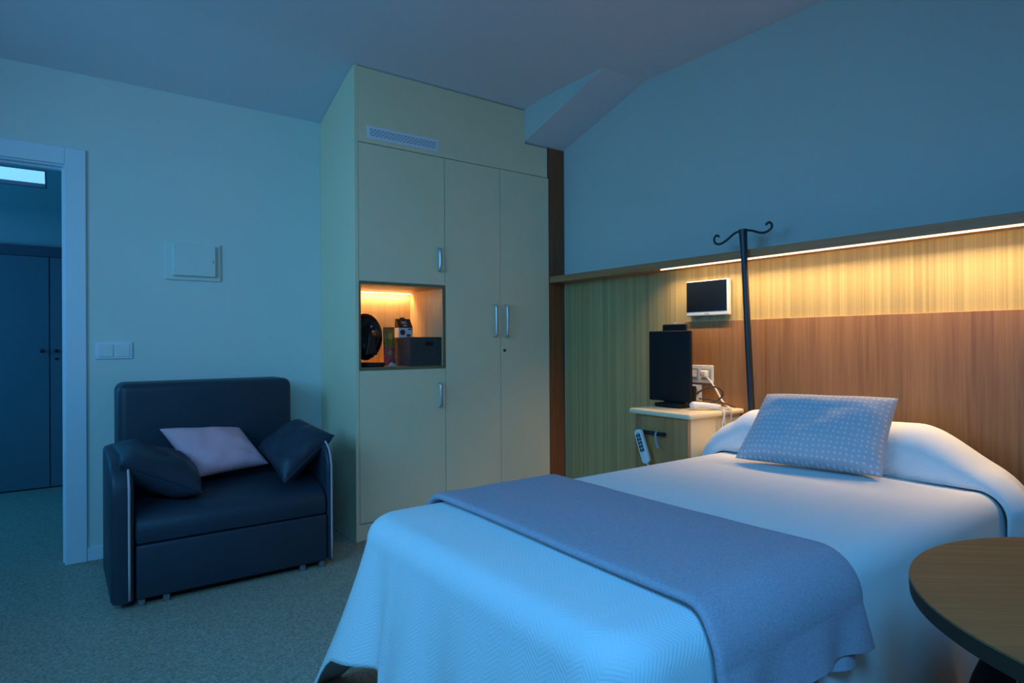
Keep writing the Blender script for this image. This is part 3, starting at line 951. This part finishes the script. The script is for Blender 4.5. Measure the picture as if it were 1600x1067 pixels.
# turned-up end of the spread over the long pillow
def pillow_fold():
    pa = drape_path(BY0 - 0.012, BY1 + 0.010, ZT, 0.085, 0.30, 0.12, 46)
    x0, x1 = 2.660, 2.930
    stot = pa[-1][4]
    rows, uvs = [], []
    for (y, z, ny, nz, s) in pa:
        # puffiness along the pillow: full across the top, thin on the falling ends
        yy = y
        H = 0.172 * sm(yy, BY0 - 0.02, BY0 + 0.32) ** 0.8 * (1 - 0.62 * sm(yy, BY1 - 0.16, BY1 + 0.01)) 
        H = max(H, 0.0)
        vert = abs(ny) if ny < 0 else 0
        H = H * (1 - vert * 0.5) + 0.030
        if ny < -0.99:
            H = 0.030 + 0.018 * math.sin(s * 7)
        if ny > 0.99:
            H = 0.05
        row, ur = [], []
        nc = 30
        shift = 0.02 * noise.noise(Vector((s * 3, 0, 7)))
        for k in range(nc + 1):
            c = PI * k / nc
            xx = (x0 + x1) / 2 - (x1 - x0) / 2 * math.copysign(abs(math.cos(c)) ** 0.8, math.cos(c)) + shift * (1 - k / nc)
            h = H * max(0, math.sin(c)) ** 0.62 + 0.007
            if ny < 0:   # folds in the falling front end
                h += (-ny) * 0.022 * math.sin((xx - x0) * 19) * math.sin(c)
            h += 0.006 * noise.noise(Vector((xx * 7, s * 5, 1.0))) * math.sin(c)
            row.append((xx, y + ny * h, z + nz * h)); ur.append((xx + h, s))
        rows.append(row); uvs.append(ur)
    bm = B(); grid(bm, rows, uvs)
    return bm
pf = obj('pillow_fold', pillow_fold(), 'spread', bs, smooth=True)
so = pf.modifiers.new('thickness', 'SOLIDIFY'); so.thickness = 0.006; so.offset = -1

# folded blue-grey throw across the bed
def runner_mesh(x0, x1, lift, th, dropf, dropb, wob=1.0, seed=0):
    pa = drape_path(BY0 - 0.006 - lift, BY1 + 0.004 + lift, ZT + 0.003 + lift, 0.082 + lift, dropf, dropb, 44)
    rows = []
    for (y, z, ny, nz, s) in pa:
        fr = sm(-ny, 0.3, 1.0)
        row = []
        d = max(0, (ZT - 0.085 - z)) if ny < 0 else 0
        xa = x0 + 0.010 * math.sin(s * 4 + seed) - 0.02 * fr * wob
        xb = x1 + 0.006 * math.sin(s * 5 + 1 + seed) - 0.03 * d * wob
        prof = []
        nx = 24
        # closed section: bottom then rounded edge then top
        for k in range(nx + 1): prof.append((k / nx, 0, 0))
        for k in range(1, 6):
            a = -PI / 2 + PI * k / 6; prof.append((1, math.cos(a), 0.5 + 0.5 * math.sin(a)))
        for k in range(nx + 1): prof.append((1 - k / nx, 0, 1))
        for k in range(1, 6):
            a = PI / 2 + PI * k / 6; prof.append((0, math.cos(a), 0.5 + 0.5 * math.sin(a)))
        for u, ex, h in prof:
            xx = xa + (xb - xa) * u + ex * th * 0.6
            fold = (-ny if ny < 0 else 0) * d * (0.22 * math.sin((u * 5.0 + 0.7) * 1.4) ** 2 + 0.06 * math.sin(u * 21 + seed)) * wob
            hh = th * h * (1 + 0.10 * noise.noise(Vector((u * 5, s * 5, seed)))) + 0.001 + fold + 0.03 * d
            row.append((xx, y + ny * hh, z + nz * hh))
        row.append(row[0])
        rows.append(row)
    bm = B(); V = grid(bm, rows)
    bm.faces.new(V[0][:-1]); bm.faces.new(V[-1][:-1][::-1])
    return bm
t = thing('bed_throw', 'blue-grey folded fleece throw laid across the bed', 'blanket', (1.3, 1.345, ZT))
obj('upper_fold', runner_mesh(1.050, 1.560, 0.007, 0.022, 0.105, 0.10), 'throw', t, smooth=60)
obj('under_fold', runner_mesh(1.085, 1.535, 0.000, 0.006, 0.14, 0.08, seed=2.0), 'throw', t, smooth=60)

pillow('throw_cushion', 'blue-grey cushion with white dots leaning on the bed pillow', ((2.446, 1.664, 0.680), (2.549, 1.094, 0.680), (2.700, 1.096, 0.969), (2.625, 1.618, 0.958)), 0.082, 'dots', power=0.5, pinch=0.035, wr=0.0045, seed=21, n=40)

# drip stand fixed at the head corner of the bed
t = thing('drip_stand', 'black drip stand with two hooks leaning at the bed head', 'drip stand', (2.951, 1.90, 0.40))
bx, by = 2.985, 1.9645
def pl(z): return (2.951, 1.889 + (z - 0.4) * 0.0455, z)
bm = B(); tube(bm, [pl(0.40), pl(1.35), pl(1.62), pl(1.74), pl(1.795)], [0.0185, 0.0175, 0.0165, 0.020, 0.023], 16); obj('pole', bm, 'pole', t, smooth=50)
bm = B(); lathe(bm, [(0.03, 0), (0.03, 0.05), (0.02, 0.055)], (2.951, 1.889, 0.36), seg=20); obj('socket', bm, 'blk', t, smooth=40)
p0 = Vector(pl(1.792))
def hook(pts):
    bm = B(); tube(bm, smooth_path([p0 + Vector(q) for q in pts], 7), 0.0062, 10); obj('hook', bm, 'pole', t, smooth=True)
hook([(0, 0.0, 0.0), (0, 0.05, -0.010), (0, 0.10, -0.040), (0, 0.142, -0.056), (0, 0.172, -0.047), (0, 0.180, -0.022), (0, 0.165, -0.005), (0, 0.148, -0.014)])
hook([(0, 0.0, 0.0), (0, -0.05, -0.010), (0, -0.10, -0.028), (0, -0.132, -0.030), (0, -0.160, -0.017), (0, -0.166, 0.004), (0, -0.150, 0.018), (0, -0.132, 0.008)])

# ------------------------------------------------------------------ bedside cabinet and what is on it
NY0, NY1, NX = 2.045, 2.470, 2.618
t = thing('bedside_cabinet', 'cream and oak bedside cabinet between the bed and wardrobe', 'bedside cabinet', (2.85, 2.257, 0))
bm = B(); box(bm, (NX, NY0, 0.796), (3.098, NY1, 0.826), 0.012, 3); obj('top', bm, 'cream', t, smooth=40)
bm = B(); box(bm, (NX + 0.045, NY0 + 0.028, 0.08), (3.096, NY0 + 0.046, 0.795)); box(bm, (NX + 0.045, NY1 - 0.046, 0.08), (3.096, NY1 - 0.028, 0.795)); box(bm, (3.08, NY0 + 0.046, 0.08), (3.096, NY1 - 0.046, 0.795)); box(bm, (NX + 0.05, NY0 + 0.046, 0.08), (3.08, NY1 - 0.046, 0.10))
obj('body', bm, 'cream', t)
d = obj('front', boxed((NX + 0.025, NY0 + 0.032, 0.09), (NX + 0.0445, NY1 - 0.030, 0.792), 0.002), 'oak_cab', t, label='oak laminate front')
bm = B(); tube(bm, [(NX + 0.004, 2.385, 0.703), (NX + 0.004, 2.215, 0.703)], 0.011, 10)
for y in (2.37, 2.23): tube(bm, [(NX + 0.026, y, 0.703), (NX + 0.004, y, 0.703)], 0.009, 8)
obj('handle', bm, 'blk', d, smooth=50)
for x in (2.70, 3.04):
    for y in (2.10, 2.42):
        bm = B(); lathe(bm, [(0.016, -0.012), (0.034, -0.011), (0.037, 0), (0.034, 0.011), (0.016, 0.012)], (x, y, 0.037), axis=1, seg=18); box(bm, (x - .01, y - .014, 0.05), (x + .01, y + .014, 0.08)); obj('caster', bm, 'rubber', t, smooth=40)

# bed control hanging from the cabinet handle
t = thing('bed_remote', 'grey bed remote hanging from the bedside cabinet handle', 'remote', (NX - 0.02, 2.34, 0.52))
def slab(bm, a, b, wid, thk, nrm=(-1, 0, 0), n=10):
    """rounded bar from a to b"""
    a, b, nrm = Vector(a), Vector(b), Vector(nrm)
    ax = (b - a).normalized(); sd = ax.cross(nrm).normalized()
    prof = []
    for k in range(n + 1): prof.append((0.5 * wid * math.cos(-PI + PI * k / n), 0.5 * wid * math.sin(-PI + PI * k / n) * 0.7))
    L = (b - a).length
    for k in range(n + 1): prof.append((0.5 * wid * math.cos(PI * k / n), L + 0.5 * wid * math.sin(PI * k / n) * 0.7))
    lo = [bm.verts.new(a + ax * q + sd * p) for p, q in prof]
    hi = [bm.verts.new(a + ax * q + sd * p + nrm * thk) for p, q in prof]
    m = len(prof)
    fs = [bm.faces.new(lo), bm.faces.new(hi[::-1])] + [bm.faces.new((lo[i], hi[i], hi[(i + 1) % m], lo[(i + 1) % m])) for i in range(m)]
    bmesh.ops.recalc_face_normals(bm, faces=fs)
    bmesh.ops.bevel(bm, geom=list({e for f in fs[:2] for e in f.edges}), offset=min(thk * 0.3, 0.004), segments=2, profile=0.5, affect='EDGES')
    return bm
ra, rb = Vector((NX - 0.013, 2.372, 0.700)), Vector((NX - 0.013, 2.318, 0.555))
obj('casing', slab(B(), ra, rb, 0.052, 0.020), 'white_pl', t, smooth=40)
ax = (rb - ra).normalized()
bm = B(); slab(bm, ra + ax * 0.012 + Vector((-0.0195, 0, 0)), ra + ax * 0.098 + Vector((-0.0195, 0, 0)), 0.034, 0.0018); kp = obj('keypad', bm, 'grey_pl', t, smooth=40)
for i in range(5):
    for j in (-1, 1):
        sd = ax.cross(Vector((-1, 0, 0))).normalized()
        c_ = ra + ax * (0.014 + i * 0.02) + sd * 0.0085 * j + Vector((-0.021, 0, 0))
        bm = B(); slab(bm, c_, c_ + ax * 0.006, 0.011, 0.0015, n=4); obj('key', bm, 'blk', kp)
bm = B(); tube(bm, smooth_path([rb + ax * 0.016 + Vector((-0.01, 0, 0)), rb + ax * 0.05 + Vector((-0.008, -0.004, 0)), (NX - 0.012, 2.292, 0.42), (NX - 0.01, 2.27, 0.25)], 6), 0.0045, 8); obj('cable', bm, 'white_pl', t, smooth=True)
bm = B(); tube(bm, smooth_path([(NX - 0.002, 2.262, 0.716), (NX - 0.013, 2.262, 0.700), (NX - 0.012, 2.258, 0.660), (NX - 0.012, 2.246, 0.632), (NX - 0.012, 2.236, 0.636)], 5), 0.0055, 8)
obj('hanging_hook', bm, 'grey_pl', t, smooth=True, label='small grey hook over the cabinet handle')

# black upright panel on its stand
t = thing('bedside_screen', 'black upright flat screen on a stand on the bedside cabinet', 'screen', (2.86, 2.355, 0.826))
obj('screen', boxed((2.838, 2.212, 0.858), (2.862, 2.512, 1.263), 0.008, 3), 'blk_matt', t, smooth=40)
bm = B(); box(bm, (2.8625, 2.262, 0.90), (2.885, 2.432, 1.302), 0.010, 3); cl = obj('back_bracket', bm, 'blk_matt', t, smooth=40)
bm = B(); lathe(bm, [(0.008, 0), (0.008, 0.006), (0.003, 0.008)], (2.874, 2.343, 1.301), seg=12); obj('bolt', bm, 'steel', cl, smooth=40)
bm = B(); box(bm, (2.800, 2.255, 0.8265), (2.96, 2.440, 0.850), 0.008, 3); box(bm, (2.846, 2.28, 0.846), (2.884, 2.41, 0.905), 0.006); obj('foot', bm, 'blk_matt', t, smooth=40)
bm = B(); box(bm, (2.8865, 2.228, 0.852), (2.915, 2.268, 0.95), 0.006); obj('power_box', bm, 'blk', t, smooth=40)

# wall outlets
t = thing('outlet_plate', 'wide white socket plate on the oak headboard above the cabinet', 'outlet', (3.10, 2.34, 0.955))
xw = XW - 0.026
obj('plate', boxed((xw - 0.009, 2.247, 0.956), (xw, 2.432, 1.060), 0.003), 'white_pl', t)
for y0 in (2.262, 2.348):
    m_ = obj('module', boxed((xw - 0.0125, y0, 0.976), (xw - 0.0095, y0 + 0.066, 1.042), 0.002), 'grey_pl', t)
    obj('insert', boxed((xw - 0.0145, y0 + 0.012, 0.990), (xw - 0.0128, y0 + 0.054, 1.030), 0.001), 'white_pl', m_)
t = thing('outlet_socket', 'single white socket below the wide plate behind the cabinet', 'outlet', (3.10, 2.38, 0.845))
obj('plate', boxed((xw - 0.008, 2.330, 0.848), (xw, 2.426, 0.944), 0.003), 'white_pl', t)
bm = B(); lathe(bm, [(0.030, 0), (0.030, -0.003), (0.024, -0.0032), (0.022, -0.0005)], (xw - 0.008, 2.378, 0.896), axis=0, seg=28); so_ = obj('socket', bm, 'grey_pl', t, smooth=40)
bm = B()
for y in (2.3685, 2.3875): lathe(bm, [(0.0035, 0), (0.0035, -0.001), (0.001, -0.0011)], (xw - 0.0085, y, 0.896), axis=0, seg=10)
obj('pin_hole', bm, 'blk', so_)

# nurse-call handset with its lead plugged in the upper plate
t = thing('call_handset', 'white corded handset lying on the bedside cabinet', 'handset', (2.95, 2.16, 0.827))
bm = B()
hp = [(2.800, 2.188, 0.849), (2.818, 2.170, 0.852), (2.845, 2.147, 0.852), (2.875, 2.122, 0.849), (2.905, 2.097, 0.845), (2.925, 2.080, 0.842)]
tube(bm, smooth_path(hp, 5), [(0.009, 0.015, 0.019, 0.0215, 0.0225)[k] if k < 5 else 0.0225 - 0.0004 * (k - 5) for k in range(26)], 14, flat=(1.15, 0.9))
obj('grip', bm, 'white_pl', t, smooth=True)
bm = B(); tube(bm, smooth_path([(2.925, 2.080, 0.842), (2.955, 2.068, 0.833), (2.99, 2.068, 0.831), (3.02, 2.085, 0.831), (3.05, 2.115, 0.833), (3.07, 2.17, 0.86), (3.085, 2.225, 0.925), (3.083, 2.262, 0.97), (3.080, 2.288, 0.996)], 8), 0.0048, 8)
obj('cord', bm, 'white_pl', t, smooth=True)
bm = B(); box(bm, (xw - 0.044, 2.276, 0.992), (xw - 0.0147, 2.314, 1.030), 0.006, 3); obj('plug', bm, 'white_pl', t, smooth=40)
bm = B()
for off_ in (0.0, 0.012):
    tube(bm, smooth_path([(2.90, 2.10 + off_, 0.8312), (2.905, 2.07 + off_, 0.8312), (2.90, 2.041, 0.832), (2.89, 2.034 - off_ * .3, 0.80), (2.875 + off_ * 2, 2.034, 0.74), (2.90, 2.034 - off_ * .3, 0.69), (2.94, 2.036, 0.70), (2.955, 2.034, 0.78), (2.96, 2.04, 0.832), (2.97, 2.062 + off_, 0.8312)], 8), 0.0036, 6)
obj('hanging_loop', bm, 'white_pl', t, smooth=True)
# black lead of the screen
bm = B(); tube(bm, smooth_path([(2.905, 2.222, 0.905), (2.925, 2.205, 0.925), (2.96, 2.175, 0.945), (2.99, 2.14, 0.940), (3.01, 2.125, 0.905), (3.00, 2.15, 0.870), (2.98, 2.19, 0.852), (2.955, 2.25, 0.840)], 8), 0.0045, 8)
tube(bm, smooth_path([(2.925, 2.222, 0.878), (2.96, 2.19, 0.876), (3.00, 2.14, 0.862), (3.04, 2.10, 0.842), (3.06, 2.08, 0.832)], 8), 0.0045, 8)
obj('power_cable', bm, 'blk', label='looped black cable behind the white handset', cat='cable', smooth=True)

# small wall television
t = thing('wall_television', 'small white-framed screen on the striped wall under the shelf', 'television', (3.10, 2.28, 1.355))
tx = XW - 0.05
bm = B(); box(bm, (tx, 2.132, 1.353), (tx + 0.032, 2.424, 1.560), 0.005, 3); obj('casing', bm, 'white_pl', t, smooth=40)
obj('screen', boxed((tx - 0.0015, 2.141, 1.377), (tx, 2.420, 1.555)), 'screen', t)
obj('mount', boxed((tx + 0.0325, 2.20, 1.40), (XW - 0.0085, 2.35, 1.50)), 'blk', t)
obj('emblem', boxed((tx - 0.001, 2.262, 1.3625), (tx, 2.296, 1.3675)), 'grey_pl', t)

# ------------------------------------------------------------------ round table and bag
TC = (1.506, 0.105)
t = thing('round_table', 'round brown wood table in the right foreground', 'table', (*TC, 0))
t.rotation_euler.z = -0.72
bm = B(); lathe(bm, [(0.02, 0.716), (0.448, 0.716), (0.4535, 0.720), (0.4545, 0.733), (0.4545, 0.7465)], (*TC, 0), seg=128)
obj('edge', bm, 'oak_edge', t, smooth=40)
bm = B(); lathe(bm, [(0.02, 0.7466), (0.4545, 0.7466), (0.4535, 0.7496), (0.02, 0.7500)], (*TC, 0), seg=128)
obj('tabletop', bm, 'oak_x', t, smooth=40)
bm = B(); lathe(bm, [(0.20, 0.700), (0.20, 0.7155), (0.06, 0.7158)], (*TC, 0), seg=40); lathe(bm, [(0.036, 0.03), (0.036, 0.70)], (*TC, 0), seg=28); obj('column', bm, 'steel', t, smooth=40)
bm = B(); lathe(bm, [(0.27, 0.0), (0.27, 0.010), (0.10, 0.022), (0.045, 0.032)], (*TC, 0), seg=64); obj('base', bm, 'steel', t, smooth=40)

t = thing('cloth_bag', 'black cloth bag standing beside the bed under the round table', 'bag', (2.13, 0.61, 0))
rows = []
prof = [(0.0, 0.150, 0.062), (0.02, 0.165, 0.068), (0.10, 0.172, 0.068), (0.20, 0.165, 0.060), (0.25, 0.150, 0.052), (0.29, 0.120, 0.044), (0.315, 0.095, 0.036), (0.335, 0.086, 0.030), (0.38, 0.078, 0.026), (0.44, 0.072, 0.020)]
for z, a_, b_ in prof:
    row = []
    for k in range(41):
        an = 2 * PI * k / 40
        wv = 1 + 0.05 * noise.noise(Vector((math.cos(an) * 2, math.sin(an) * 2, z * 9)))
        cx_ = 2.085 if z < 0.3 else 2.085 + (z - 0.3) * 0.25
        ca = math.cos(an)
        xx = cx_ + a_ * wv * math.copysign(abs(ca) ** 0.7, ca)
        if ca > 0: xx = min(xx, 2.19) if z < 0.2 else min(xx, 2.19)
        row.append((xx, 0.60 + b_ * wv * math.sin(an), z))
    row[-1] = row[0]
    rows.append(row)
bm = B(); V = grid(bm, rows); bm.faces.new(V[0][:-1][::-1]); bm.faces.new(V[-1][:-1]); obj('sack', bm, 'baggy', t, smooth=True)
bm = B()
for p, q, u, v in ((2.01, 0.25, 2.09, 0.37), (2.04, 0.25, 2.10, 0.33), (2.07, 0.25, 2.115, 0.32), (1.98, 0.268, 2.06, 0.262), (1.96, 0.25, 2.02, 0.256), (2.03, 0.262, 2.12, 0.256)):
    tube(bm, [(p, 0.535 + (q - .25) * 0.1, q), (u, 0.537 + (v - .25) * 0.22, v)], 0.0022, 5)
obj('stitching', bm, 'stitch', t)
